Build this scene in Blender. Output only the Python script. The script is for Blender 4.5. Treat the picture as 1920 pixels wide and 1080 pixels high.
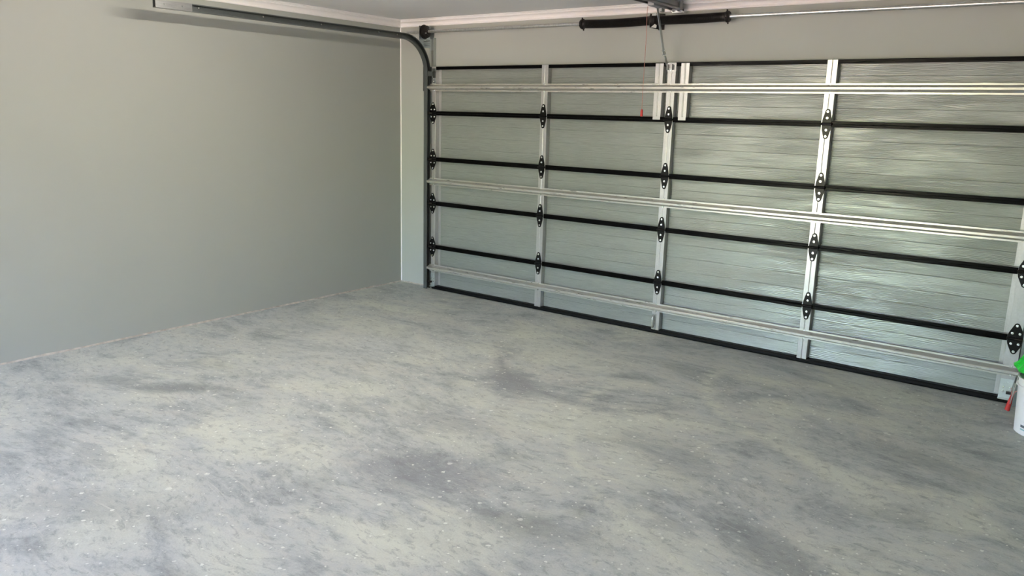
import bpy, bmesh, math, random
from mathutils import Vector, Matrix, Euler, noise as mnoise
PI = math.pi
random.seed(4)
for o in list(bpy.data.objects): bpy.data.objects.remove(o, do_unlink=True)
SC = bpy.context.scene
COL = SC.collection

# ------------------------------------------------------------------ camera
# x runs along the garage door, y into the door wall (face of door stiles = 0), z up, metres
cam_d = bpy.data.cameras.new('camera')
cam = bpy.data.objects.new('camera', cam_d); COL.objects.link(cam)
F_PX = 1498.87
cam_d.sensor_width = 36.0; cam_d.lens = F_PX / 1920 * 36.0
cam_d.clip_start = 0.02; cam_d.clip_end = 200
yaw, pit, rol = -0.6371, -0.2139, 0.0266
fw = Vector((math.sin(yaw)*math.cos(pit), math.cos(yaw)*math.cos(pit), math.sin(pit)))
rt = Vector((math.cos(yaw), -math.sin(yaw), 0)); up = rt.cross(fw)
rt2 = rt*math.cos(rol) + up*math.sin(rol); up2 = -rt*math.sin(rol) + up*math.cos(rol)
mw = Matrix((rt2, up2, -fw)).transposed().to_4x4(); mw.translation = Vector((5.19, -5.6777, 1.6894))
cam.matrix_world = mw
SC.camera = cam

# ------------------------------------------------------------------ exposure, world
SC.view_settings.view_transform = 'Standard'; SC.view_settings.look = 'None'
SC.view_settings.gamma = 1; SC.view_settings.use_curve_mapping = False
SC.view_settings.exposure = 1.12
WORLD_STRENGTH = 17.5
TUBE_EMIT = 135.0

w = bpy.data.worlds.new('daylight'); SC.world = w; w.use_nodes = True
nt = w.node_tree; nt.nodes.clear()
def N(t, kind, **kw):
    n = t.nodes.new(kind)
    for k, v in kw.items(): setattr(n, k, v)
    return n
wo = N(nt, 'ShaderNodeOutputWorld'); bg = N(nt, 'ShaderNodeBackground'); tc = N(nt, 'ShaderNodeTexCoord')
sp = N(nt, 'ShaderNodeSeparateXYZ'); cr = N(nt, 'ShaderNodeValToRGB'); mr = N(nt, 'ShaderNodeMapRange')
nt.links.new(tc.outputs['Generated'], sp.inputs[0]); nt.links.new(sp.outputs['Z'], mr.inputs['Value'])
mr.inputs['From Min'].default_value = -0.4; mr.inputs['From Max'].default_value = 0.6
nt.links.new(mr.outputs[0], cr.inputs[0])
# sunlit paving below, green garden at the horizon, blue sky above
els = cr.color_ramp.elements
els[0].position = 0.0; els[0].color = (0.60, 0.44, 0.36, 1)
els[1].position = 1.0; els[1].color = (0.44, 0.62, 1.2, 1)
for p, c in ((0.34, (0.64, 0.46, 0.38, 1)), (0.39, (0.36, 0.48, 0.22, 1)), (0.47, (0.48, 0.64, 0.36, 1)), (0.54, (0.62, 0.78, 1.2, 1))):
    e = els.new(p); e.color = c
nt.links.new(cr.outputs[0], bg.inputs[0]); bg.inputs[1].default_value = WORLD_STRENGTH
nt.links.new(bg.outputs[0], wo.inputs[0])

# ------------------------------------------------------------------ key dimensions
XL, XR = -0.46, 5.36          # side walls
YF, YB = 0.06, -9.6           # door wall, back wall
ZC = 2.532                    # ceiling
OPEN = (0.0, 2.8, 2.3)        # daylight opening in the back wall: x0, x1, height
pl = bpy.data.lights.new('daylight_portal', 'AREA'); pl.shape = 'RECTANGLE'
pl.size = OPEN[1]-OPEN[0]; pl.size_y = OPEN[2]; pl.cycles.is_portal = True
po = bpy.data.objects.new('daylight_portal', pl); COL.objects.link(po)
po.location = ((OPEN[0]+OPEN[1])/2, YB-0.05, OPEN[2]/2); po.rotation_euler = (PI/2, 0, PI)
JZ = [2.10, 1.6803, 1.2554, 0.8385, 0.4194, 0.022]     # section joints from the top
STX = [0.025, 1.272, 2.425, 3.588, 4.850]             # stile centres

# ------------------------------------------------------------------ materials
def newmat(name):
    m = bpy.data.materials.new(name); m.use_nodes = True
    t = m.node_tree; b = t.nodes['Principled BSDF']
    return m, t, b
def coords(t, scale=(1,1,1), rot=(0,0,0), loc=(0,0,0)):
    tc = N(t, 'ShaderNodeTexCoord'); g = N(t, 'ShaderNodeNewGeometry')
    mp = N(t, 'ShaderNodeMapping')
    mp.inputs['Scale'].default_value = scale; mp.inputs['Rotation'].default_value = rot; mp.inputs['Location'].default_value = loc
    t.links.new(g.outputs['Position'], mp.inputs['Vector'])
    return mp.outputs[0]
def noisen(t, vec, scale, detail=4, rough=0.55, dist=0.0):
    n = N(t, 'ShaderNodeTexNoise'); n.inputs['Scale'].default_value = scale; n.inputs['Detail'].default_value = detail
    n.inputs['Roughness'].default_value = rough; n.inputs['Distortion'].default_value = dist
    t.links.new(vec, n.inputs['Vector']); return n.outputs['Fac']
def ramp(t, fac, stops):
    r = N(t, 'ShaderNodeValToRGB'); e = r.color_ramp.elements
    e[0].position, e[0].color = stops[0][0], tuple(stops[0][1])+(1,)
    e[1].position, e[1].color = stops[-1][0], tuple(stops[-1][1])+(1,)
    for p, c in stops[1:-1]:
        q = e.new(p); q.color = tuple(c)+(1,)
    t.links.new(fac, r.inputs[0]); return r.outputs[0]
def mth(t, op, a, b=None, c=None, clamp=False):
    n = N(t, 'ShaderNodeMath', operation=op); n.use_clamp = clamp
    for i, v in enumerate((a, b, c)):
        if v is None: continue
        if isinstance(v, (int, float)): n.inputs[i].default_value = v
        else: t.links.new(v, n.inputs[i])
    return n.outputs[0]
def mixc(t, fac, a, b, mode='MIX'):
    n = N(t, 'ShaderNodeMix', data_type='RGBA', blend_type=mode)
    for s, v in ((n.inputs['Factor'], fac), (n.inputs['A'], a), (n.inputs['B'], b)):
        if isinstance(v, (int, float)): s.default_value = v
        elif isinstance(v, tuple): s.default_value = v if len(v) == 4 else v+(1,)
        else: t.links.new(v, s)
    return n.outputs['Result']
def bump(t, b, h, strength=0.3, dist=0.002):
    n = N(t, 'ShaderNodeBump'); n.inputs['Strength'].default_value = strength; n.inputs['Distance'].default_value = dist
    t.links.new(h, n.inputs['Height']); t.links.new(n.outputs[0], b.inputs['Normal'])
def sstep(t, v, a, b):
    n = N(t, 'ShaderNodeMapRange', interpolation_type='SMOOTHSTEP')
    n.inputs['From Min'].default_value = a; n.inputs['From Max'].default_value = b
    t.links.new(v, n.inputs['Value']); return n.outputs[0]

def paint(name, col, rough=0.75, var=0.05, bs=0.15, nscale=300):
    m, t, b = newmat(name)
    v = coords(t); f = noisen(t, v, 1.7, 4)
    c = ramp(t, f, [(0.3, tuple(x*(1-var) for x in col)), (0.7, tuple(x*(1+var) for x in col))])
    t.links.new(c, b.inputs['Base Color']); b.inputs['Roughness'].default_value = rough
    b.inputs['Specular IOR Level'].default_value = 0.3
    bump(t, b, noisen(t, v, nscale, 3, 0.6), bs, 0.001)
    return m
def simple(name, col, rough=0.5, metal=0.0, var=0.1, nscale=30, bs=0.05, stretch=(1,1,1)):
    m, t, b = newmat(name)
    v = coords(t, stretch); f = noisen(t, v, nscale, 4)
    c = ramp(t, f, [(0.3, tuple(x*(1-var) for x in col)), (0.7, tuple(min(1, x*(1+var)) for x in col))])
    t.links.new(c, b.inputs['Base Color']); b.inputs['Roughness'].default_value = rough; b.inputs['Metallic'].default_value = metal
    if bs: bump(t, b, f, bs, 0.001)
    return m
def galv(name, col, rough=0.38, metal=0.85, grain=(1,1,1)):
    """spangled galvanised sheet"""
    m, t, b = newmat(name)
    v = coords(t); vo = N(t, 'ShaderNodeTexVoronoi'); vo.inputs['Scale'].default_value = 90
    t.links.new(v, vo.inputs['Vector'])
    sx = N(t, 'ShaderNodeSeparateColor'); t.links.new(vo.outputs['Color'], sx.inputs[0])
    n2 = noisen(t, coords(t, grain), 14, 5, 0.6)
    s = mth(t, 'MULTIPLY_ADD', sx.outputs[0], 0.14, mth(t, 'MULTIPLY_ADD', n2, 0.55, 0.16))
    c = ramp(t, s, [(0.25, tuple(x*0.88 for x in col)), (0.75, tuple(min(1, x*1.1) for x in col))])
    t.links.new(c, b.inputs['Base Color']); b.inputs['Metallic'].default_value = metal
    r = mth(t, 'MULTIPLY_ADD', n2, 0.12, rough-0.06); t.links.new(r, b.inputs['Roughness'])
    
    return m

def floor_mat():
    m, t, b = newmat('trowelled_concrete')
    # warp the coordinates so the trowel sweeps curl
    g = coords(t)
    wn = N(t, 'ShaderNodeTexNoise'); wn.inputs['Scale'].default_value = 0.55; wn.inputs['Detail'].default_value = 2
    t.links.new(g, wn.inputs['Vector'])
    vm = N(t, 'ShaderNodeVectorMath', operation='MULTIPLY_ADD')
    t.links.new(wn.outputs['Color'], vm.inputs[0]); vm.inputs[1].default_value = (0.7, 0.7, 0); t.links.new(g, vm.inputs[2])
    def mp(scale, rotz):
        q = N(t, 'ShaderNodeMapping'); q.inputs['Scale'].default_value = scale; q.inputs['Rotation'].default_value = (0, 0, rotz)
        t.links.new(vm.outputs[0], q.inputs['Vector']); return q.outputs[0]
    broad = noisen(t, g, 0.75, 3, 0.5)
    sw1 = noisen(t, mp((1.0, 1.8, 1), 0.45), 1.9, 12, 0.66, 0.35)
    sw2 = noisen(t, mp((1.0, 2.0, 1), -0.25), 4.5, 12, 0.70, 0.3)
    fine = noisen(t, mp((1, 1.7, 1), 0.2), 24, 9, 0.75)
    micro = noisen(t, g, 130, 4, 0.7)
    mixv = mth(t, 'ADD', mth(t, 'MULTIPLY', sw1, 0.5), mth(t, 'ADD', mth(t, 'MULTIPLY', sw2, 0.32), mth(t, 'MULTIPLY', fine, 0.18)))
    base = ramp(t, mixv, [(0.365, (0.19, 0.20, 0.20)), (0.435, (0.325, 0.34, 0.338)), (0.50, (0.44, 0.455, 0.442)),
                          (0.57, (0.50, 0.50, 0.465)), (0.67, (0.56, 0.555, 0.51))])
    # buff cement dust lies in drifts over the grey slab
    dn = noisen(t, mp((1.0, 2.0, 1), 0.9), 1.25, 7, 0.6, 0.3)
    dust = mth(t, 'MULTIPLY', sstep(t, dn, 0.46, 0.62), sstep(t, broad, 0.35, 0.6))
    base = mixc(t, mth(t, 'MULTIPLY', dust, 0.75), base, (0.58, 0.585, 0.505))
    # slate tinted patches
    sn = noisen(t, mp((1.0, 1.6, 1), 1.4), 2.1, 9, 0.68, 0.4)
    base = mixc(t, mth(t, 'MULTIPLY', sstep(t, sn, 0.54, 0.66), 0.42), base, (0.235, 0.245, 0.255))
    nz = noisen(t, mp((1, 1.5, 1), 0.3), 7, 9, 0.75, 0.2)
    def blot(x, y, ang, rx, ry, col, amt, ring=None):
        nonlocal base
        q = N(t, 'ShaderNodeMapping', vector_type='TEXTURE')
        q.inputs['Location'].default_value = (x, y, 0); q.inputs['Rotation'].default_value = (0, 0, ang); q.inputs['Scale'].default_value = (rx, ry, 1)
        t.links.new(g, q.inputs['Vector'])
        sx = N(t, 'ShaderNodeSeparateXYZ'); t.links.new(q.outputs[0], sx.inputs[0])
        cb = N(t, 'ShaderNodeCombineXYZ'); t.links.new(sx.outputs[0], cb.inputs[0]); t.links.new(sx.outputs[1], cb.inputs[1])
        L = N(t, 'ShaderNodeVectorMath', operation='LENGTH'); t.links.new(cb.outputs[0], L.inputs[0])
        d = mth(t, 'ADD', L.outputs['Value'], mth(t, 'MULTIPLY_ADD', nz, 1.6, -0.8))
        if ring:   # crescent left by one sweep of the float
            f = mth(t, 'SUBTRACT', 1.0, mth(t, 'DIVIDE', mth(t, 'ABSOLUTE', mth(t, 'SUBTRACT', L.outputs['Value'], 1.0)), ring), clamp=True)
            f = mth(t, 'MULTIPLY', f, sstep(t, sx.outputs[1], -0.1, 0.45))
            f = mth(t, 'MULTIPLY', f, sstep(t, nz, 0.38, 0.56))
        else:
            f = sstep(t, d, 1.0, 0.25)
        base = mixc(t, mth(t, 'MULTIPLY', f, amt), base, col)
    DK, SL, BF, PL = (0.20, 0.21, 0.21), (0.215, 0.22, 0.238), (0.60, 0.605, 0.52), (0.60, 0.61, 0.60)
    blot(0.80, -3.15, 0.65, 0.46, 0.13, DK, 0.75)
    blot(0.35, -3.35, 0.5, 0.35, 0.12, DK, 0.35)
    blot(2.28, -1.72, -0.75, 0.42, 0.24, SL, 0.75)
    blot(2.75, -3.05, 0.3, 0.55, 0.33, SL, 0.6)
    blot(2.45, -2.5, 0.3, 0.45, 0.2, SL, 0.45)
    blot(4.35, -2.72, -0.5, 0.5, 0.2, DK, 0.6)
    blot(3.45, -3.15, 0.2, 0.45, 0.18, DK, 0.5)
    blot(1.9, -4.2, 0.5, 0.6, 0.2, DK, 0.35)
    blot(3.05, -0.75, -0.4, 0.4, 0.14, DK, 0.45)
    blot(4.6, -1.3, -0.3, 0.5, 0.16, DK, 0.45)
    blot(3.6, -2.1, -0.6, 0.5, 0.25, DK, 0.35)
    blot(3.0, -2.05, 0.7, 0.75, 0.35, BF, 0.55)
    blot(2.05, -0.95, -0.4, 0.9, 0.3, BF, 0.5)
    blot(2.95, -3.62, 0.1, 0.45, 0.10, BF, 0.7)
    blot(4.25, -1.75, -0.6, 0.6, 0.12, BF, 0.65)
    blot(1.1, -1.7, 0.5, 1.0, 0.4, PL, 0.25)
    blot(4.2, -0.9, 2.6, 1.05, 0.75, BF, 0.8, 0.09)
    blot(3.9, -2.0, 2.4, 1.3, 0.8, BF, 0.7, 0.07)
    blot(2.6, -1.2, 2.9, 0.75, 0.55, SL, 0.7, 0.14)
    # small flecks, scuffs and trowel chatter
    fl = noisen(t, mp((1, 2.2, 1), 0.6), 13, 12, 0.8, 0.6)
    base = mixc(t, mth(t, 'MULTIPLY', sstep(t, fl, 0.50, 0.38), 0.55), base, (0.20, 0.21, 0.212))
    fl2 = noisen(t, mp((1, 2.6, 1), -0.5), 21, 12, 0.82, 0.5)
    base = mixc(t, mth(t, 'MULTIPLY', sstep(t, fl2, 0.54, 0.66), 0.45), base, (0.62, 0.62, 0.57))
    sc = N(t, 'ShaderNodeTexNoise'); sc.inputs['Scale'].default_value = 1.0; sc.inputs['Detail'].default_value = 5
    t.links.new(mp((2.2, 60, 1), 0.75), sc.inputs['Vector'])
    base = mixc(t, mth(t, 'MULTIPLY', mth(t, 'MULTIPLY', sstep(t, sc.outputs['Fac'], 0.60, 0.72), sstep(t, sn, 0.46, 0.56)), 0.35), base, (0.64, 0.63, 0.57))
    # fine grain
    base = mixc(t, 0.22, base, ramp(t, micro, [(0.3, (0.3, 0.3, 0.3)), (0.7, (0.72, 0.72, 0.72))]), 'OVERLAY')
    # paint and plaster drips
    wob = N(t, 'ShaderNodeTexNoise'); wob.inputs['Scale'].default_value = 45; t.links.new(g, wob.inputs['Vector'])
    gv = N(t, 'ShaderNodeVectorMath', operation='MULTIPLY_ADD'); t.links.new(wob.outputs['Color'], gv.inputs[0]); gv.inputs[1].default_value = (0.02, 0.02, 0); t.links.new(g, gv.inputs[2])
    for sc, thr, rad, amt in ((5.0, 0.84, 0.075, 0.5), (12, 0.76, 0.11, 0.7), (30, 0.80, 0.16, 0.7)):
        vo = N(t, 'ShaderNodeTexVoronoi'); vo.inputs['Scale'].default_value = sc; t.links.new(gv.outputs[0], vo.inputs['Vector'])
        vo.voronoi_dimensions = '2D'
        sx = N(t, 'ShaderNodeSeparateColor'); t.links.new(vo.outputs['Color'], sx.inputs[0])
        r = mth(t, 'MULTIPLY', mth(t, 'SUBTRACT', sx.outputs[0], thr, clamp=True), rad/(1-thr))
        f = mth(t, 'LESS_THAN', vo.outputs['Distance'], r)
        f = mth(t, 'MULTIPLY', f, sstep(t, broad, 0.30, 0.55))
        base = mixc(t, mth(t, 'MULTIPLY', f, amt), base, (0.80, 0.80, 0.74))
    base = mixc(t, 1.0, base, (1.0, 1.035, 1.005), 'MULTIPLY')
    t.links.new(base, b.inputs['Base Color'])
    r = mth(t, 'MULTIPLY_ADD', mixv, 0.35, 0.38); t.links.new(r, b.inputs['Roughness'])
    b.inputs['Specular IOR Level'].default_value = 0.35
    h = mth(t, 'ADD', mth(t, 'MULTIPLY', mixv, 1.0), mth(t, 'MULTIPLY', micro, 0.06))
    bump(t, b, h, 0.25, 0.012)
    return m

def skin_mat():
    """pressed steel sheet embossed with a cedar grain"""
    m, t, b = newmat('woodgrain_steel')
    g = coords(t)
    # cathedral arches: long ellipses, warped
    wn = N(t, 'ShaderNodeTexNoise'); wn.inputs['Scale'].default_value = 2.2; wn.inputs['Detail'].default_value = 3
    t.links.new(coords(t, (0.5, 1, 2.0)), wn.inputs['Vector'])
    vm = N(t, 'ShaderNodeVectorMath', operation='MULTIPLY_ADD'); t.links.new(wn.outputs['Color'], vm.inputs[0])
    vm.inputs[1].default_value = (0.35, 0, 0.085); t.links.new(g, vm.inputs[2])
    mp = N(t, 'ShaderNodeMapping'); mp.inputs['Scale'].default_value = (0.16, 1, 1.0); t.links.new(vm.outputs[0], mp.inputs['Vector'])
    wv = N(t, 'ShaderNodeTexWave', wave_type='BANDS', bands_direction='Z'); wv.inputs['Scale'].default_value = 38
    wv.inputs['Distortion'].default_value = 5.5; wv.inputs['Detail'].default_value = 3; wv.inputs['Detail Scale'].default_value = 0.9
    t.links.new(mp.outputs[0], wv.inputs['Vector'])
    fib = noisen(t, coords(t, (7, 1, 110)), 1.0, 4, 0.7)
    pat = noisen(t, coords(t, (1.2, 1, 5)), 1.3, 3)
    h = mth(t, 'ADD', mth(t, 'MULTIPLY', wv.outputs['Fac'], mth(t, 'MULTIPLY_ADD', pat, 2.2, -0.5)), mth(t, 'MULTIPLY', fib, 0.6))
    c = ramp(t, fib, [(0.3, (0.24, 0.26, 0.242)), (0.7, (0.305, 0.325, 0.305))])
    t.links.new(c, b.inputs['Base Color'])
    b.inputs['Metallic'].default_value = 0.25; b.inputs['Roughness'].default_value = 0.30
    bump(t, b, h, 0.55, 0.0028)
    return m

def black_gloss():
    m, t, b = newmat('black_enamel')
    v = coords(t, (2.2, 1, 30)); f = noisen(t, v, 2.5, 4, 0.6, 0.4)
    c = ramp(t, f, [(0.3, (0.002, 0.002, 0.0022)), (0.7, (0.004, 0.004, 0.0045))])
    t.links.new(c, b.inputs['Base Color']); b.inputs['Roughness'].default_value = 0.16
    b.inputs['Specular IOR Level'].default_value = 0.05
    bump(t, b, f, 0.5, 0.005)
    return m

def low_spec(m, v):
    m.node_tree.nodes['Principled BSDF'].inputs['Specular IOR Level'].default_value = v; return m
M = dict(
    wall=paint('wall_paint', (0.375, 0.392, 0.360), 0.7, 0.015, 0.25, 260),
    ceil=paint('ceiling_paint', (0.85, 0.84, 0.825), 0.85, 0.02, 0.1),
    crown=paint('cornice_paint', (0.86, 0.845, 0.83), 0.6, 0.02, 0.05),
    mortar=simple('mortar', (0.42, 0.39, 0.34), 0.9, 0, 0.25, 25, 0.4),
    floor=floor_mat(), skin=skin_mat(), black=black_gloss(),
    galv=galv('galvanised_stile', (0.47, 0.47, 0.47), 0.30, 0.6, (4, 4, 0.6)),
    strut=galv('galvanised_strut', (0.50, 0.495, 0.465), 0.29, 0.6, (0.6, 4, 6)),
    zinc=galv('zinc_plate', (0.50, 0.54, 0.54), 0.38, 0.85),
    track=galv('dull_galvanised_track', (0.13, 0.145, 0.145), 0.42, 0.7),
    bolt=simple('bright_bolt', (0.80, 0.82, 0.82), 0.25, 0.8, 0.08, 80, 0),
    hinge=low_spec(simple('black_hinge', (0.004, 0.004, 0.0045), 0.32, 0.0, 0.3, 60, 0.15), 0.16),
    rubber=low_spec(simple('black_rubber', (0.004, 0.004, 0.0045), 0.5, 0.0, 0.3, 40, 0.2), 0.1),
    shaft=simple('shaft_steel', (0.58, 0.59, 0.58), 0.35, 0.9, 0.15, 60, 0.05),
    spring=low_spec(simple('oiled_spring_steel', (0.009, 0.008, 0.0075), 0.38, 0.0, 0.3, 60, 0.1), 0.2),
    cone=low_spec(simple('cast_black_cone', (0.018, 0.016, 0.015), 0.45, 0.2, 0.3, 60, 0.2), 0.3),
    rail=simple('opener_rail_steel', (0.30, 0.31, 0.31), 0.38, 0.85, 0.15, 20, 0.05, (6, 0.5, 6)),
    cord=simple('faded_red_cord', (0.45, 0.20, 0.16), 0.8, 0, 0.2, 200, 0),
    red=simple('red_plastic', (0.52, 0.035, 0.035), 0.4, 0, 0.15, 50, 0.1),
    redfade=simple('faded_red_strip', (0.50, 0.22, 0.20), 0.6, 0, 0.2, 80, 0.1),
    green=simple('green_plastic_film', (0.02, 0.56, 0.05), 0.28, 0, 0.25, 40, 0.2),
    white=simple('white_bucket_plastic', (0.80, 0.81, 0.83), 0.38, 0, 0.03, 20, 0.02),
    grey=simple('grey_plastic', (0.30, 0.31, 0.32), 0.5, 0, 0.1, 20, 0.05),
    blue=simple('blue_print', (0.12, 0.30, 0.55), 0.5, 0, 0.1, 20, 0),
    ink=simple('dark_print', (0.12, 0.14, 0.17), 0.5, 0, 0.1, 20, 0),
    teal=simple('teal_print', (0.30, 0.50, 0.55), 0.5, 0, 0.1, 20, 0),
)
mm, t_, b_ = newmat('lamp_tube')
b_.inputs['Base Color'].default_value = (0.9, 0.9, 0.88, 1)
b_.inputs['Emission Color'].default_value = (1.0, 0.90, 0.77, 1); b_.inputs['Emission Strength'].default_value = TUBE_EMIT
nf = noisen(t_, coords(t_), 3.0, 1)
t_.links.new(ramp(t_, nf, [(0.2, (0.88, 0.88, 0.86)), (0.8, (0.92, 0.92, 0.90))]), b_.inputs['Base Color'])
M['tube'] = mm

# ------------------------------------------------------------------ mesh helpers
def bx(bm, x0, x1, y0, y1, z0, z1):
    v = [bm.verts.new(p) for p in ((x0,y0,z0),(x1,y0,z0),(x1,y1,z0),(x0,y1,z0),(x0,y0,z1),(x1,y0,z1),(x1,y1,z1),(x0,y1,z1))]
    for f in ((3,2,1,0),(4,5,6,7),(0,1,5,4),(1,2,6,5),(2,3,7,6),(3,0,4,7)): bm.faces.new([v[i] for i in f])
def cyl(bm, a, b, r, n=16, r2=None, caps=True):
    a, b = Vector(a), Vector(b); d = (b-a).normalized(); r2 = r if r2 is None else r2
    u = d.orthogonal().normalized(); w_ = d.cross(u)
    A = [bm.verts.new(a + (u*math.cos(2*PI*i/n) + w_*math.sin(2*PI*i/n))*r) for i in range(n)]
    B = [bm.verts.new(b + (u*math.cos(2*PI*i/n) + w_*math.sin(2*PI*i/n))*r2) for i in range(n)]
    for i in range(n): bm.faces.new((A[i], A[(i+1)%n], B[(i+1)%n], B[i]))
    if caps: bm.faces.new(A[::-1]); bm.faces.new(B)
def lathe_x(bm, prof, y, z, n=28):
    """prof: (x, r) pairs, revolved about the x axis through (y, z)"""
    rings = [[bm.verts.new((x, y+r*math.cos(2*PI*i/n), z+r*math.sin(2*PI*i/n))) for i in range(n)] for x, r in prof]
    for a, b in zip(rings, rings[1:]):
        for i in range(n): bm.faces.new((a[i], a[(i+1)%n], b[(i+1)%n], b[i]))
    bm.faces.new(rings[0][::-1]); bm.faces.new(rings[-1])
def tube(bm, pts, r, n=8, caps=True):
    P = [Vector(p) for p in pts]; rings = []; prev = None
    for i, p in enumerate(P):
        d = (P[min(i+1, len(P)-1)] - P[max(i-1, 0)]).normalized()
        u = d.orthogonal().normalized() if prev is None else (prev - d*prev.dot(d)).normalized()
        prev = u; w_ = d.cross(u)
        rr = r[i] if isinstance(r, (list, tuple)) else r
        rings.append([bm.verts.new(p + (u*math.cos(2*PI*k/n) + w_*math.sin(2*PI*k/n))*rr) for k in range(n)])
    for a, b in zip(rings, rings[1:]):
        for k in range(n): bm.faces.new((a[k], a[(k+1)%n], b[(k+1)%n], b[k]))
    if caps: bm.faces.new(rings[0][::-1]); bm.faces.new(rings[-1])
def prism(bm, pts, axis, a, b):
    """closed 2-D outline pushed along axis from a to b"""
    def P(p, s):
        return {'x': (s, p[0], p[1]), 'y': (p[0], s, p[1]), 'z': (p[0], p[1], s)}[axis]
    A = [bm.verts.new(P(p, a)) for p in pts]; B = [bm.verts.new(P(p, b)) for p in pts]
    n = len(pts)
    for i in range(n): bm.faces.new((A[i], A[(i+1)%n], B[(i+1)%n], B[i]))
    bm.faces.new(A[::-1]); bm.faces.new(B)
def thick(open_pts, t):
    """offset an open polyline (2-D) into a closed outline of thickness t"""
    P = [Vector(p) for p in open_pts]; off = []
    for i, p in enumerate(P):
        n = Vector((0, 0))
        if i > 0: e = (p-P[i-1]).normalized(); n += Vector((-e.y, e.x))
        if i < len(P)-1: e = (P[i+1]-p).normalized(); n += Vector((-e.y, e.x))
        n.normalize()
        k = 1.0
        if 0 < i < len(P)-1:
            e = (p-P[i-1]).normalized(); k = 1/max(0.35, n.dot(Vector((-e.y, e.x))))
        off.append(p + n*t*k)
    return [tuple(p) for p in P] + [tuple(p) for p in reversed(off)]
def obj(name, bm, mat, parent=None, bevel=0, smooth=False):
    bmesh.ops.recalc_face_normals(bm, faces=bm.faces)
    me = bpy.data.meshes.new(name); bm.to_mesh(me); bm.free()
    if isinstance(mat, (list, tuple)):
        for m_ in mat: me.materials.append(m_)
    else: me.materials.append(mat)
    o = bpy.data.objects.new(name, me); COL.objects.link(o)
    if parent: o.parent = parent
    if smooth:
        for p in me.polygons: p.use_smooth = True
        md = o.modifiers.new('edges', 'EDGE_SPLIT'); md.split_angle = math.radians(38)
    if bevel:
        md = o.modifiers.new('bevel', 'BEVEL'); md.width = bevel; md.segments = 2; md.limit_method = 'ANGLE'
    return o
def put(o, parent, world_loc=(0, 0, 0)):
    o.parent = parent; return o
def NB(): return bmesh.new()
def struct(name, bm, m, parent=None, **kw):
    o = obj(name, bm, m, parent, **kw)
    if not parent: o['kind'] = 'structure'
    return o
def thing(name, label, cat, group=None):
    """an Empty at the origin of the room frame; the parts are modelled in room coordinates"""
    o = bpy.data.objects.new(name, None); COL.objects.link(o); o.empty_display_size = 0.1
    o['label'] = label; o['category'] = cat
    if group: o['group'] = group
    return o
def anchor(root, loc):
    """move the Empty to the base of its thing, keeping the parts where they are"""
    loc = Vector(loc); root.location = loc
    for ch in root.children:
        ch.location = ch.location - loc
def dup(o, parent, loc=None):
    c = o.copy(); COL.objects.link(c); c.parent = parent
    if loc is not None: c.location = loc
    for ch in o.children:
        dup(ch, c)
    return c

# ------------------------------------------------------------------ the room
bm = NB(); bx(bm, XL-0.2, XR+0.2, YB-0.2, YF+0.25, -0.15, 0); struct('floor', bm, M['floor'])
bm = NB(); bx(bm, XL-0.2, XR+0.2, YB-0.2, YF+0.25, ZC, ZC+0.15); struct('ceiling', bm, M['ceil'])
bm = NB(); bx(bm, XL-0.2, XL, YB-0.2, YF+0.25, 0, ZC); struct('wall_left', bm, M['wall'])
bm = NB(); bx(bm, XR, XR+0.2, YB-0.2, YF+0.25, 0, ZC); struct('wall_right', bm, M['wall'])
bm = NB()   # door wall with its opening
bx(bm, XL, 0.035, YF, YF+0.25, 0, ZC); bx(bm, 4.855, XR, YF, YF+0.25, 0, ZC); bx(bm, 0.035, 4.855, YF, YF+0.25, 2.075, ZC)
struct('wall_front', bm, M['wall'])
bm = NB()
bx(bm, XL, OPEN[0], YB-0.2, YB, 0, ZC); bx(bm, OPEN[1], XR, YB-0.2, YB, 0, ZC); bx(bm, OPEN[0], OPEN[1], YB-0.2, YB, OPEN[2], ZC)
struct('wall_back', bm, M['wall'])
# cornice: (distance out from wall, height) outline
CR = [(0, 2.467), (0.008, 2.467), (0.013, 2.470), (0.013, 2.477), (0.006, 2.479), (0.006, 2.485), (0.011, 2.494), (0.019, 2.503), (0.031, 2.510),
      (0.040, 2.512), (0.040, 2.519), (0.047, 2.519), (0.050, 2.523), (0.050, 2.526), (0.060, 2.526), (0.066, 2.529), (0.066, ZC), (0, ZC)]
bm = NB(); prism(bm, [(XL+d, z) for d, z in CR], 'y', YB, YF); struct('trim_1', bm, M['crown'])
bm = NB(); prism(bm, [(YF-d, z) for d, z in CR], 'x', XL, XR); struct('trim_2', bm, M['crown'])
bm = NB(); prism(bm, [(XR-d, z) for d, z in CR], 'y', YB, YF); struct('trim_3', bm, M['crown'])
# mortar fillet along the foot of the left wall and the corner caulk bead
bm = NB()
ys = [YB + (YF-YB)*i/160 for i in range(161)]; prev = None
for y in ys:
    w_ = 0.012 + 0.006*mnoise.noise(Vector((y*3, 0, 1))); h_ = 0.010 + 0.006*mnoise.noise(Vector((y*4, 3, 1)))
    r = [bm.verts.new((XL, y, 0)), bm.verts.new((XL+w_, y, 0)), bm.verts.new((XL+w_*0.5, y, h_*0.7)), bm.verts.new((XL, y, h_))]
    if prev:
        for k in range(4): bm.faces.new((prev[k], prev[(k+1)%4], r[(k+1)%4], r[k]))
    prev = r
struct('trim_4', bm, M['mortar'], smooth=True)
bm = NB(); prism(bm, [(XL, YF), (XL+0.007, YF), (XL+0.002, YF-0.002), (XL, YF-0.007)], 'z', 0, 2.467); struct('trim_5', bm, M['crown'])
bm = NB(); prism(bm, [(YF, 0), (YF, 0.010), (YF-0.012, 0)], 'x', XL, 0.0); struct('trim_6', bm, M['mortar'])

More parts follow.
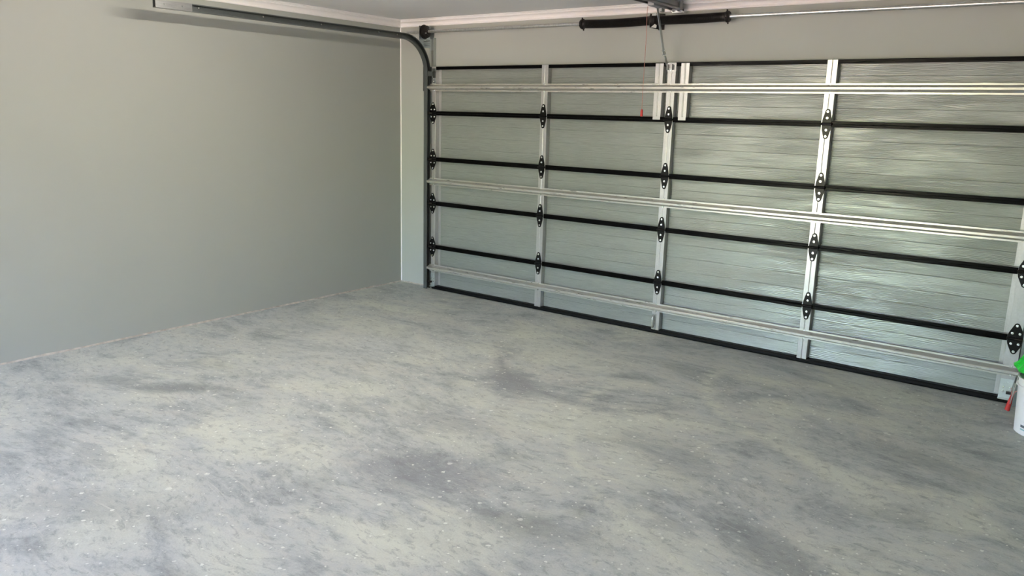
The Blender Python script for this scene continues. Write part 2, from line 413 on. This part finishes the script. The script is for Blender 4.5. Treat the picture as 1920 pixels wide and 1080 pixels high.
# ------------------------------------------------------------------ garage door
door = thing('garage_door', 'wide silver sectional garage door with black rails, bright stiles and three long struts, fully closed', 'garage door')
door['kind'] = 'thing'
SKY = 0.05       # depth of the pressed skin behind the stile faces
for s in range(5):
    zt, zb = JZ[s], JZ[s+1]
    bm = NB()   # skin with three V grooves, returned at the back
    H = zt - zb; pf = [(SKY, zb+0.004)]
    for k in (1, 2, 3):
        z = zb + H*k/4
        pf += [(SKY, z-0.0024), (SKY+0.0022, z), (SKY, z+0.0024)]
    pf.append((SKY, zt-0.004))
    out = pf + [(SKY+0.007, zt-0.004), (SKY+0.007, zt+(0.008 if s else -0.002)), (SKY+0.0095, zt+(0.008 if s else -0.002)), (SKY+0.0095, zb+0.0095), (SKY+0.007, zb+0.0095), (SKY+0.007, zb+0.004)]
    prism(bm, out, 'x', 0.004, 4.886)
    sec = obj('door_section', bm, M['skin'], door)
    # black folded rails at the top and bottom edge of the section
    th = 0.0195 if s else 0.028
    bm = NB(); prism(bm, [(-0.0, zt-0.0002), (SKY+0.006, zt-0.0002), (SKY+0.006, zt-0.004), (0.004, zt-0.005), (0.004, zt-th+0.004), (0.009, zt-th+0.004), (0.009, zt-th), (0.0, zt-th)], 'x', 0.052, 4.83)
    obj('edge_rail', bm, M['black'], sec, bevel=0.0012)
    th = 0.0195 if s < 4 else 0.014
    bm = NB(); prism(bm, [(0.0, zb+0.0002), (0.0, zb+th), (0.009, zb+th), (0.009, zb+th-0.004), (0.004, zb+th-0.004), (0.004, zb+0.005), (SKY+0.006, zb+0.004), (SKY+0.006, zb+0.0002)], 'x', 0.052, 4.83)
    obj('edge_rail', bm, M['black'], sec, bevel=0.0012)
    # stiles: box channels with a shallow centre crease
    for i, cx in enumerate(STX):
        hw = (0.025, 0.033, 0.033, 0.034, 0.038)[i]
        x0, x1 = cx-hw, cx+hw
        bm = NB()
        yb = SKY-0.0005; f0 = -0.0015
        pf = [(x0-0.000, yb), (x0, f0+0.001), (x0+0.001, f0), (cx-0.003, f0), (cx, f0+0.0018), (cx+0.003, f0), (x1-0.001, f0), (x1, f0+0.001), (x1, yb)]
        if i in (0, 4): pf = [(x0, yb), (x0, f0), (x1, f0), (x1, yb)]
        prism(bm, thick(pf[::-1], 0.0014) if False else pf, 'z', zb+0.001, zt-0.001)
        obj('stile', bm, M['galv'], sec, bevel=0.0008)
        # flat foot flange of the stile showing beside it on the end stiles
        if i == 0:
            bm = NB(); bx(bm, x1, x1+0.028, SKY-0.0025, SKY-0.0003, zb+0.02, zt-0.02); obj('stile_flange', bm, M['galv'], sec)
        if i == 4:
            bm = NB(); bx(bm, x0-0.028, x0, SKY-0.0025, SKY-0.0003, zb+0.02, zt-0.02); obj('stile_flange', bm, M['galv'], sec)
    if s == 0:   # two extra stiles that stiffen the top section behind the opener arm
        for cx in (2.322, 2.533):
            bm = NB(); x0, x1 = cx-0.033, cx+0.033
            pf = [(x0, SKY-0.001), (x0, -0.002), (cx-0.006, -0.002), (cx-0.002, -0.006), (cx+0.002, -0.006), (cx+0.006, -0.002), (x1, -0.002), (x1, SKY-0.001)]
            prism(bm, pf, 'z', zb+0.021, zt-0.006)
            # lower tongue laps over the rail, in front of it
            bx(bm, x0+0.002, x1-0.002, -0.0035, -0.0012, zb-0.002, zb+0.024)
            obj('reinforcing_stile', bm, M['galv'], sec, bevel=0.0008)

# long horizontal struts (hat section)
def strut(z, x0, x1, hz=0.034):
    pf = [(-0.003, -hz), (-0.003, -0.022), (-0.044, -0.009), (-0.046, -0.006), (-0.046, 0.006), (-0.044, 0.009), (-0.003, 0.022), (-0.003, hz)]
    out = thick(pf, 0.0016)
    bm = NB(); n = 60; rings = []
    for i in range(n+1):
        x = x0 + (x1-x0)*i/n
        # edges of the long rolled strip are a little wavy
        wv = 0.0007*math.sin(x*31) + 0.0006*math.sin(x*53+z)
        rings.append([bm.verts.new((x, y, z+q + (wv if abs(q) > 0.03 else 0))) for y, q in out])
    for a, b in zip(rings, rings[1:]):
        for k in range(len(out)): bm.faces.new((a[k], a[(k+1)%len(out)], b[(k+1)%len(out)], b[k]))
    bm.faces.new(rings[0][::-1]); bm.faces.new(rings[-1])
    st = obj('strut', bm, M['strut'], door)
    for cx in STX:
        for q in (-0.028, 0.028):
            if cx < 0.1: xx = cx + 0.008
            elif cx > 4.7: xx = cx + 0.012
            else: xx = cx + 0.004
            bm = NB(); cyl(bm, (xx, -0.010, z+q), (xx, -0.0045, z+q), 0.0050, 6); cyl(bm, (xx, -0.0055, z+q), (xx, -0.003, z+q), 0.0065, 12)
            obj('screw', bm, M['bolt'], st)
STZ = [1.913, 1.047, 0.213]
for z in STZ: strut(z, -0.018, 4.905)

# hinges
def hinge_mesh(wide):
    hw, hh = (0.042, 0.098) if wide else (0.031, 0.100)
    bm = NB()
    for s in (1, -1):
        pts = []
        # leaf outline: wide at the knuckle, tapering to a rounded tip
        pts += [(-hw, 0.004), (-hw, 0.022), (-hw*0.93, 0.036)]
        for k in range(7):
            a = PI*(0.86 - 0.72*k/6)
            pts.append((0.016*math.cos(a), hh-0.016 + 0.016*math.sin(a)))
        pts += [(hw*0.93, 0.036), (hw, 0.022), (hw, 0.004)]
        pts = [(x, s*z) for x, z in pts]
        prism(bm, pts, 'y', -0.0065, -0.0025)
        # pressed curl towards the knuckle
        bx(bm, -hw, hw, -0.010, -0.0025, *sorted((s*0.002, s*0.011)))
    cyl(bm, (-hw-0.004, -0.012, 0), (hw+0.004, -0.012, 0), 0.0085, 14)
    return bm
def bolt_mesh(r=0.0058, hex_=True):
    bm = NB(); cyl(bm, (0, -0.0078, 0), (0, -0.0065, 0), r*1.35, 14); cyl(bm, (0, -0.0125, 0), (0, -0.0078, 0), r, 6)
    return bm
bolt0 = None
def add_bolt(parent, x, z, y=0.0, scale=1.0):
    global bolt0
    if bolt0 is None:
        bolt0 = obj('bolt', bolt_mesh(), M['bolt'], parent); o = bolt0
    else:
        o = bolt0.copy(); COL.objects.link(o); o.parent = parent
    o.location = (x, y, z); o.scale = (scale,)*3
    return o
hin = obj('hinge', hinge_mesh(False), M['hinge'], door, bevel=0.0012)
for q in (0.082, 0.040, -0.040, -0.082): add_bolt(hin, 0, q)
first = True
for i in (1, 2, 3):
    for j in (1, 2, 3, 4):
        h = hin if first else dup(hin, door)
        first = False
        h.location = (STX[i] + (-0.002, 0.0, 0.004)[i-1], 0, JZ[j])
endh = obj('end_hinge', hinge_mesh(True), M['hinge'], door, bevel=0.0012)
for x, q in ((0, 0.082), (-0.020, 0.033), (0.020, 0.033), (0, -0.082), (-0.020, -0.033), (0.020, -0.033)): add_bolt(endh, x, q)
first = True
for side, cx in ((-1, 0.020), (1, 4.855)):
    for j in (1, 2, 3, 4):
        h = endh if first else dup(endh, door)
        first = False
        h.location = (cx, 0, JZ[j])
# rollers: stem in the hinge tube, nylon wheel in the track
def roller_mesh(side):
    bm = NB(); cyl(bm, (0, -0.020, 0), (side*0.062, -0.020, 0), 0.0055, 10)
    cyl(bm, (side*0.052, -0.020, 0), (side*0.064, -0.020, 0), 0.0170, 20)
    cyl(bm, (-side*0.01, -0.020, 0), (side*0.026, -0.020, 0), 0.0095, 14)
    return bm
for side, x0 in ((-1, 0.012), (1, 4.863)):
    rl = None
    for z in JZ[1:5] + [0.075, 2.035]:
        if rl is None: rl = obj('roller', roller_mesh(side), M['cone'], door); o = rl
        else: o = dup(rl, door)
        o.location = (x0, 0, z)
# bottom corner brackets, top roller brackets
for side, x0, x1 in ((-1, 0.000, 0.052), (1, 4.812, 4.889)):
    bm = NB(); bx(bm, x0, x1, -0.005, -0.0018, 0.035, 0.158)
    bx(bm, x0, x1, -0.030, -0.0018, 0.030, 0.035)
    br = obj('bottom_bracket', bm, M['zinc'], door, bevel=0.0008)
    for fx in (0.28, 0.75):
        for z in (0.078, 0.105): add_bolt(br, x0+(x1-x0)*fx, z, 0.001, 0.9)
    add_bolt(br, x0+(x1-x0)*0.55, 0.138, 0.001, 0.7)
    bm = NB()
    if side < 0:
        bx(bm, -0.028, 0.050, -0.040, -0.036, 2.012, 2.052); bx(bm, -0.028, 0.050, -0.040, -0.002, 2.052, 2.056)
        bx(bm, 0.010, 0.048, -0.005, -0.002, 1.955, 2.085); bx(bm, 0.044, 0.050, -0.040, -0.002, 2.00, 2.052)
    else:
        bx(bm, 4.84, 4.918, -0.040, -0.036, 2.012, 2.052); bx(bm, 4.84, 4.918, -0.040, -0.002, 2.052, 2.056)
        bx(bm, 4.842, 4.880, -0.005, -0.002, 1.955, 2.085)
    tb = obj('top_bracket', bm, M['track'], door, bevel=0.0008)
    xb = 0.030 if side < 0 else 4.862
    for z in (1.97, 1.99): add_bolt(tb, xb, z, 0.001, 0.9)
# rubber seal under the door, in its retainer
bm = NB()
n = 80
pf = [(0.058, 0.034), (0.058, 0.010), (0.050, 0.001), (0.030, -0.0005), (0.006, 0.001), (-0.006, 0.008), (-0.006, 0.024), (-0.002, 0.030), (0.0, 0.034)]
prism(bm, pf, 'x', 0.012, 4.88)
obj('bottom_seal', bm, M['rubber'], door, bevel=0.002)
# lift handle on the centre stile
bm = NB(); bx(bm, 2.392, 2.432, -0.0042, -0.0018, 0.038, 0.158)
lh = obj('lift_handle', bm, M['rail'], door, bevel=0.0008)
bm = NB()
tube(bm, [(2.412, -0.004, 0.052), (2.412, -0.020, 0.054), (2.412, -0.030, 0.062), (2.412, -0.032, 0.08), (2.412, -0.032, 0.12), (2.412, -0.030, 0.134), (2.412, -0.020, 0.143), (2.412, -0.004, 0.145)], 0.0062, 10)
obj('grip', bm, M['bolt'], lh, smooth=True)
# bright plate on the centre stile that takes the opener arm
bm = NB()
prism(bm, [(2.389, 2.095), (2.461, 2.095), (2.461, 2.035), (2.448, 2.022), (2.436, 2.030), (2.425, 2.020), (2.412, 2.030), (2.402, 2.022), (2.389, 2.035)], 'y', -0.0045, -0.0022)
bx(bm, 2.398, 2.402, -0.035, -0.0045, 2.045, 2.085); bx(bm, 2.436, 2.440, -0.035, -0.0045, 2.045, 2.085)
ab = obj('arm_bracket', bm, M['galv'], door, bevel=0.0006)
for x, z in ((2.412, 2.052), (2.426, 2.060), (2.447, 2.078), (2.420, 2.040)): add_bolt(ab, x, z, 0.002, 0.85)
anchor(door, (2.44, 0.03, 0.0))

# ------------------------------------------------------------------ roller tracks
def track(side, label):
    """side -1: left track (opens to +x); +1: right track (opens to -x)"""
    root = thing('roller_track', label, 'garage door track', 'garage door roller tracks')
    xw = -0.056 if side < 0 else 4.935        # web of the channel
    o = 1 if side < 0 else -1                 # opening direction
    prof = [(0.036, 0.017), (0.036, 0.0225), (0.000, 0.0235), (0.0, -0.0235), (0.036, -0.0225), (0.036, -0.017)]
    prof = [(xw + o*a, n) for a, n in prof]
    outl = thick(prof, 0.0022*(1 if side > 0 else -1))
    YC, ZT, R = -0.020, 2.345, 0.312
    def sweep(path, name, mat=None):
        bm = NB(); rings = []
        for (y, z, ty, tz) in path:
            # normal points inward to the room centre of the bend
            ny, nz = -tz, ty
            rings.append([bm.verts.new((x, y+ny*n, z+nz*n)) for x, n in outl])
        for a, b in zip(rings, rings[1:]):
            for k in range(len(outl)): bm.faces.new((a[k], a[(k+1)%len(outl)], b[(k+1)%len(outl)], b[k]))
        bm.faces.new(rings[0][::-1]); bm.faces.new(rings[-1])
        return obj(name, bm, mat or M['track'], root)
    sweep([(YC, 0.004, 0, 1), (YC, ZT-R-0.10, 0, 1)], 'vertical_track')
    path = [(YC, ZT-R-0.098, 0, 1)]
    for k in range(25):
        a = PI/2*k/24
        path.append((YC - R*(1-math.cos(a)), ZT-R + R*math.sin(a), -math.sin(a), math.cos(a)))
    sweep(path, 'curved_track')
    hz = sweep([(YC-R-0.002, ZT, -1, 0), (-2.66, ZT, -1, 0)], 'horizontal_track')
    for y in (-0.40, -0.62, -1.25, -1.80, -2.33):
        bm = NB(); cyl(bm, (xw+o*0.0022, y, ZT+0.006), (xw+o*0.007, y, ZT+0.006), 0.0055, 10); obj('bolt', bm, M['bolt'], hz)
    # brighter splice channel and hanger at the rear end
    bm = NB(); bx(bm, min(xw+o*0.037, xw+o*0.0395), max(xw+o*0.037, xw+o*0.0395), -2.665, -2.40, ZT-0.025, ZT+0.025)
    bx(bm, min(xw, xw+o*0.037), max(xw, xw+o*0.037), -2.663, -2.40, ZT-0.0275, ZT-0.025)
    for y in (-2.60, -2.47): cyl(bm, (xw+o*0.0395, y, ZT), (xw+o*0.044, y, ZT), 0.006, 8)
    obj('end_splice', bm, M['rail'], root)
    bm = NB(); bx(bm, xw-0.004, xw-0.001, -2.60, -2.565, ZT-0.02, ZC); obj('ceiling_hanger', bm, M['zinc'], root)
    # wall angle that carries the vertical run, with slotted feet
    x0 = xw + (0.024 if side < 0 else -0.054)
    bm = NB(); bx(bm, x0, x0+0.030, YF-0.003, YF, 0.01, 2.36)
    xe = x0+0.027 if side < 0 else x0
    bx(bm, xe, xe+0.003, YF-0.035, YF-0.003, 2.105, 2.36)
    obj('wall_angle', bm, M['zinc'], root)
    # flag bracket at the foot of the bend
    bm = NB(); xa = xw-0.003 if side < 0 else xw+0.0005
    bx(bm, xa, xa+0.0025, -0.055, YF, 1.88, 2.10)
    fb = obj('flag_bracket', bm, M['track'], root)
    for z in (1.925, 1.945, 1.965):
        bm = NB()
        xx = xa-0.010 if side < 0 else xa+0.0025
        cyl(bm, (xx, -0.030, z), (xx+0.010, -0.030, z), 0.007, 8); obj('bolt', bm, M['cone'], fb)
    for z in (0.25, 1.0, 1.6):
        bm = NB(); bx(bm, xa, xa+0.0025, 0.008, YF, z, z+0.06); obj('jamb_bracket', bm, M['zinc'], root)
    anchor(root, (xw, YC, 0))
track(-1, 'grey steel door track up the left jamb, bending back along the left wall')
track(1, 'grey steel door track behind the white bucket at the right jamb')

# ------------------------------------------------------------------ torsion spring shaft over the door
SY, SZ = -0.040, 2.402
tor = thing('torsion_spring_assembly', 'steel shaft with two long black springs on the wall above the garage door', 'garage door spring')
bm = NB(); cyl(bm, (-0.266, SY, SZ+0.006), (5.14, SY, SZ-0.002), 0.0135, 20); obj('shaft', bm, M['shaft'], tor, smooth=True)
XC = 2.262
def coil(x0, x1, sag):
    bm = NB(); pitch = 0.0078; turns = int((x1-x0)/pitch); K = 14; pts = []
    for i in range(turns*K+1):
        u = i/(turns*K); x = x0+(x1-x0)*u; a = 2*PI*i/K
        dz = -sag*math.sin(PI*u)
        pts.append((x, SY+0.0295*math.cos(a), SZ+dz+0.0295*math.sin(a)))
    tube(bm, pts, 0.0042, 5)
    return bm
sp1 = obj('spring', coil(1.675, XC-0.02, 0.006), M['spring'], tor, smooth=True)
sp2 = obj('spring', coil(XC+0.03, 2.815, 0.003), M['spring'], tor, smooth=True)
def cone(xa, dirn, name):
    bm = NB()
    lathe_x(bm, [(xa, 0.018), (xa, 0.034), (xa+dirn*0.010, 0.040), (xa+dirn*0.022, 0.040), (xa+dirn*0.028, 0.033), (xa+dirn*0.060, 0.031), (xa+dirn*0.062, 0.018)], SY, SZ, 24)
    c = obj(name, bm, M['cone'], tor, smooth=True)
    for a in (0.3, 0.3+PI/2, 0.3+PI, 0.3+1.5*PI):
        bm = NB(); d = Vector((0, math.cos(a), math.sin(a))); p = Vector((xa+dirn*0.016, SY, SZ))
        cyl(bm, p+d*0.036, p+d*0.050, 0.006, 6); obj('set_screw', bm, M['cone'], c)
cone(1.632, 1, 'winding_cone'); cone(2.862, -1, 'winding_cone')
bm = NB()   # centre bearing bracket
bx(bm, XC-0.002, XC+0.002, SY-0.045, YF, SZ-0.055, SZ+0.045)
bx(bm, XC-0.002, XC+0.050, YF-0.004, YF, SZ-0.060, SZ+0.055)
lathe_x(bm, [(XC-0.026, 0.018), (XC-0.026, 0.036), (XC-0.006, 0.048), (XC+0.010, 0.048), (XC+0.03, 0.036), (XC+0.03, 0.018)], SY, SZ, 24)
obj('centre_bracket', bm, M['cone'], tor, bevel=0.001)
bm = NB(); prism(bm, [(XC+0.004, SZ-0.052), (XC+0.048, SZ-0.060), (XC+0.052, SZ-0.040), (XC+0.035, SZ-0.030)], 'y', SY-0.035, SY-0.030)
bx(bm, XC+0.01, XC+0.045, SY-0.040, SY-0.030, SZ+0.030, SZ+0.048)
obj('spring_anchor', bm, M['rail'], tor)
def drum(xa, dirn):
    bm = NB(); pr = [(xa, 0.018), (xa, 0.062), (xa+dirn*0.004, 0.064), (xa+dirn*0.006, 0.056)]
    for k in range(5): pr += [(xa+dirn*(0.009+k*0.006), 0.050), (xa+dirn*(0.012+k*0.006), 0.054)]
    pr += [(xa+dirn*0.040, 0.040), (xa+dirn*0.042, 0.034), (xa+dirn*0.046, 0.026), (xa+dirn*0.056, 0.026), (xa+dirn*0.057, 0.018)]
    lathe_x(bm, pr, SY, SZ+0.004, 30)
    d_ = obj('cable_drum', bm, M['cone'], tor, smooth=True)
    for a in (0.9, 3.6):
        bm = NB(); cyl(bm, (xa+dirn*0.041, SY+0.033*math.cos(a), SZ+0.004+0.033*math.sin(a)), (xa+dirn*0.052, SY+0.033*math.cos(a), SZ+0.004+0.033*math.sin(a)), 0.006, 8)
        obj('set_screw', bm, M['bolt'], d_)
drum(-0.062, 1); drum(4.95, -1)
for xa in (-0.078, 4.957):     # end bearing plates
    bm = NB(); bx(bm, xa, xa+0.003, SY-0.05, YF, 2.27, SZ+0.055); bx(bm, xa, xa+0.05, YF-0.003, YF, 2.25, SZ+0.055)
    lathe_x(bm, [(xa-0.006, 0.015), (xa-0.006, 0.026), (xa+0.010, 0.026), (xa+0.010, 0.015)], SY, SZ+0.004, 20)
    ep = obj('end_bearing_plate', bm, M['zinc'], tor)
    bm = NB()
    for k in range(3): bx(bm, xa+0.001, xa+0.034, SY+0.012, SY+0.062, 2.285+k*0.022, 2.291+k*0.022)
    obj('slotted_strap', bm, M['zinc'], ep)
for xc in (-0.012, 4.900):
    bm = NB(); tube(bm, [(xc, 0.014, SZ-0.05), (xc+0.006 if xc < 1 else xc-0.006, -0.002, 0.09)], 0.0022, 6); lc = obj('lift_cable', bm, M['cone'])
    lc['label'] = 'thin steel lift cable beside the left door track' if xc < 1 else 'thin steel lift cable beside the right door track behind the bucket'
    lc['category'] = 'cable'; lc['group'] = 'garage door lift cables'
anchor(tor, (2.26, SY, SZ))

# ------------------------------------------------------------------ opener: rail, trolley, arm, motor
op = thing('garage_door_opener', 'grey steel opener rail under the ceiling with a thin arm down to the door', 'garage door opener')
RX = 2.445
bm = NB()
pf = thick([(RX-0.026, 2.466), (RX-0.038, 2.466), (RX-0.038, 2.478), (RX-0.030, 2.490), (RX-0.030, 2.520), (RX-0.038, 2.528), (RX+0.038, 2.528), (RX+0.030, 2.520), (RX+0.030, 2.490), (RX+0.038, 2.478), (RX+0.038, 2.466), (RX+0.026, 2.466)], -0.0018)
prism(bm, pf, 'y', -3.3, -0.055)
obj('rail', bm, M['rail'], op)
bm = NB(); bx(bm, RX-0.040, RX+0.042, -0.062, -0.020, 2.462, 2.531)
for x in (RX-0.018, RX+0.024): cyl(bm, (x, -0.045, 2.462), (x, -0.045, 2.455), 0.009, 8)
obj('rail_end_pulley_box', bm, M['rail'], op, bevel=0.002)
bm = NB(); prism(bm, [(RX-0.035, 2.462), (RX+0.045, 2.462), (RX+0.050, 2.448), (RX-0.030, 2.448)], 'y', -0.040, -0.004)
bx(bm, RX-0.03, RX+0.045, -0.004, -0.001, 2.448, 2.475); bx(bm, RX-0.03, RX-0.027, -0.004, YF, 2.452, 2.475); bx(bm, RX+0.042, RX+0.045, -0.004, YF, 2.452, 2.475)
obj('header_bracket', bm, M['bolt'], op)
bm = NB(); bx(bm, RX-0.024, RX+0.024, -0.44, -0.22, 2.452, 2.488); bx(bm, RX-0.012, RX+0.012, -0.29, -0.24, 2.430, 2.455)
obj('trolley', bm, M['grey'], op, bevel=0.003)
bm = NB()     # perforated flat arm in two lengths
def bar(bm, a, b, w_, th):
    a, b = Vector(a), Vector(b); d = (b-a).normalized(); xx = Vector((1, 0, 0)); s = d.cross(xx).normalized(); xx = s.cross(d)
    vs = []
    for p in (a, b):
        for i, j in ((-1, -1), (1, -1), (1, 1), (-1, 1)): vs.append(bm.verts.new(p + xx*i*th/2 + s*j*w_/2))
    for f in ((0,1,2,3),(7,6,5,4),(0,4,5,1),(1,5,6,2),(2,6,7,3),(3,7,4,0)): bm.faces.new([vs[k] for k in f])
P0, P1, P2 = Vector((2.407, -0.262, 2.462)), Vector((2.412, -0.120, 2.145)), Vector((2.404, -0.052, 2.082))
bar(bm, P0, P1, 0.028, 0.003); bx(bm, P0.x-0.0015, P0.x+0.010, P0.y-0.012, P0.y+0.012, P0.z-0.005, P0.z+0.006)
arm = obj('arm', bm, M['zinc'], op)
bm = NB(); bar(bm, P1+Vector((0.004, -0.01, 0.03)), P2+Vector((0.002, 0, 0)), 0.026, 0.003); obj('arm_extension', bm, M['zinc'], op)
for p in (P1, P1+Vector((0, -0.012, 0.028)), P0):
    bm = NB(); cyl(bm, p+Vector((-0.012, 0, 0)), p+Vector((0.014, 0, 0)), 0.0065, 8); obj('bolt', bm, M['bolt'], arm)
# motor housing at the far end of the rail
bm = NB(); pts = [(-3.30, 2.36), (-3.30, 2.50), (-3.34, ZC-0.004), (-3.66, ZC-0.004), (-3.70, 2.50), (-3.70, 2.38), (-3.62, 2.33), (-3.38, 2.33)]
prism(bm, pts, 'x', RX-0.16, RX+0.16); obj('motor_housing', bm, M['grey'], op, bevel=0.012)
anchor(op, (RX, -1.7, 2.46))
# release cord and its red pull
pc = thing('release_cord', 'thin faded red cord with a small red pull hanging in front of the door', 'cord')
bm = NB(); CX, CY = 2.400, -0.392
tube(bm, [(CX, CY, 2.455), (CX-0.003, CY-0.002, 2.40), (CX+0.001, CY, 2.2), (CX-0.002, CY, 1.95), (CX, CY, 1.745)], 0.0018, 6)
obj('cord', bm, M['cord'], pc)
bm = NB(); tube(bm, [(CX, CY, 1.750), (CX, CY, 1.745), (CX, CY, 1.735), (CX, CY, 1.715), (CX, CY, 1.700), (CX, CY, 1.697)], [0.003, 0.007, 0.010, 0.0095, 0.011, 0.006], 12)
obj('pull_handle', bm, M['red'], pc, smooth=True)
anchor(pc, (CX, CY, 1.70))

# ------------------------------------------------------------------ bucket by the right jamb
BX, BY = 5.085, -0.465
bu = thing('plastic_bucket', 'white plastic bucket with printed label on the floor at the right jamb', 'bucket')
def ring(bm, r, z, n=48): return [bm.verts.new((BX+r*math.cos(2*PI*i/n), BY+r*math.sin(2*PI*i/n), z)) for i in range(n)]
def skin(bm, prof, n=48, close=True):
    rs = [ring(bm, r, z, n) for r, z in prof]
    for a, b in zip(rs, rs[1:]):
        for i in range(n): bm.faces.new((a[i], a[(i+1)%n], b[(i+1)%n], b[i]))
    return rs
bm = NB()
RB, RT, HB = 0.141, 0.158, 0.325
rs = skin(bm, [(RB-0.010, 0.0), (RB, 0.006), (RB+0.014, HB-0.055), (RB+0.022, HB-0.052), (RB+0.022, HB-0.046), (RB+0.0145, HB-0.043), (RB+0.0155, HB-0.008), (RB+0.021, HB-0.007), (RB+0.021, HB), (RB+0.013, HB), (RB+0.008, HB-0.01), (RB-0.006, 0.008)])
bm.faces.new(rs[0][::-1]); bm.faces.new(rs[-1])
obj('body', bm, M['white'], bu, smooth=True)
def patch(name, a0, a1, z0, z1, mat, off=0.0009):
    bm = NB(); n = max(2, int((a1-a0)/0.05)); A = []; B = []
    for i in range(n+1):
        a = a0+(a1-a0)*i/n
        for L, z in ((A, z0), (B, z1)):
            r = RB + 0.014*(z-0.006)/(HB-0.061) + off
            L.append(bm.verts.new((BX+r*math.cos(a), BY+r*math.sin(a), z)))
    for i in range(n): bm.faces.new((A[i], A[i+1], B[i+1], B[i]))
    o = obj(name, bm, mat, bu); md = o.modifiers.new('t', 'SOLIDIFY'); md.thickness = 0.0005; return o
# the side that faces the camera is towards -y; angles grow to the right
a_ = -PI/2 - 0.62
patch('printed_mark', a_+0.02, a_+0.30, 0.185, 0.195, M['ink'])
patch('printed_mark', a_-0.06, a_+0.50, 0.135, 0.145, M['blue'])
for k in range(4): patch('printed_line', a_-0.06, a_+0.42-0.05*(k % 2), 0.085+k*0.011, 0.0885+k*0.011, M['teal'])
patch('printed_mark', a_-0.20, a_+0.45, 0.050, 0.064, M['ink'])
patch('printed_mark', a_-0.20, a_+0.45, 0.034, 0.043, M['teal'])
# bail handle hanging down the door side, with red grip
bm = NB(); pts = []
aL = PI - 0.05
for k in range(17):
    u = k/16
    pts.append((BX-RT-0.006-0.014*math.sin(PI*u) , BY-0.10+0.245*u, HB-0.03-0.16*math.sin(PI*u)))
tube(bm, pts, 0.0022, 8); bl = obj('bail_wire', bm, M['shaft'], bu, smooth=True)
bm = NB(); tube(bm, [(4.908, -0.36, 0.285), (4.903, -0.34, 0.23), (4.896, -0.315, 0.175)], 0.0022, 6); obj('hook_wire', bm, M['shaft'], bu, smooth=True)
bm = NB()
tube(bm, [(4.905, -0.31, 0.162), (4.901, -0.305, 0.135), (4.896, -0.30, 0.10), (4.892, -0.30, 0.070), (4.890, -0.30, 0.052), (4.889, -0.30, 0.049)], [0.007, 0.009, 0.012, 0.014, 0.015, 0.011], 12)
gr = obj('red_grip', bm, M['red'], bu, smooth=True); gr['label'] = 'small red grip hanging at the side of the bucket'
bm = NB(); tube(bm, [(4.904, -0.31, 0.150), (4.898, -0.312, 0.175), (4.893, -0.314, 0.192)], [0.007, 0.004, 0.0015], 8); tube(bm, [(4.904, -0.31, 0.150), (4.913, -0.318, 0.172), (4.924, -0.325, 0.184)], [0.007, 0.004, 0.0015], 8)
obj('split_end', bm, M['redfade'], gr, smooth=True)
anchor(bu, (BX, BY, 0))
# green plastic bag slumped on top
bm = NB(); bmesh.ops.create_icosphere(bm, subdivisions=5, radius=1.0)
for v in bm.verts:
    p = v.co.copy(); a = math.atan2(p.y, p.x); h = p.z
    r = 1.0 + 0.10*math.sin(a*7+3*h) * (1-abs(h)) + 0.16*mnoise.noise(p*2.2) + 0.07*abs(mnoise.noise(p*6)) 
    neck = 1.0 if h < 0.1 else 1.0 - 0.62*((h-0.1)/0.9)**0.8
    x = p.x*0.150*r*neck; y = p.y*0.150*r*neck
    z = 0.046 + h*0.046 if h < 0.1 else 0.0506 + (h-0.1)*0.27*(1+0.2*mnoise.noise(p*3))
    z = max(z, 0.0)
    v.co = Vector((x*1.10-0.006, y*1.10, z*1.08))
bag = obj('plastic_bag', bm, M['green'], None, smooth=True)
bag.location = (BX, BY, HB+0.001)
bag['label'] = 'crumpled bright green plastic bag resting on top of the white bucket'; bag['category'] = 'bag'

# ------------------------------------------------------------------ ceiling lamps
def batten(x, label):
    r = thing('ceiling_batten_lamp', label, 'ceiling lamp')
    bm = NB(); prism(bm, [(x-0.022, ZC), (x-0.018, ZC-0.018), (x+0.018, ZC-0.018), (x+0.022, ZC)], 'y', -3.27, -2.05); obj('housing', bm, M['crown'], r, bevel=0.002)
    for y in (-3.26, -2.08):
        bm = NB(); bx(bm, x-0.014, x+0.014, y, y+0.02, ZC-0.048, ZC-0.018); obj('end_cap', bm, M['crown'], r, bevel=0.002)
    bm = NB(); cyl(bm, (x, -3.24, ZC-0.034), (x, -2.08, ZC-0.034), 0.012, 16); obj('tube', bm, M['tube'], r, smooth=True)
    anchor(r, (x, -2.66, ZC))
batten(1.70, 'long white batten lamp with one lit tube on the ceiling behind the opener arm')
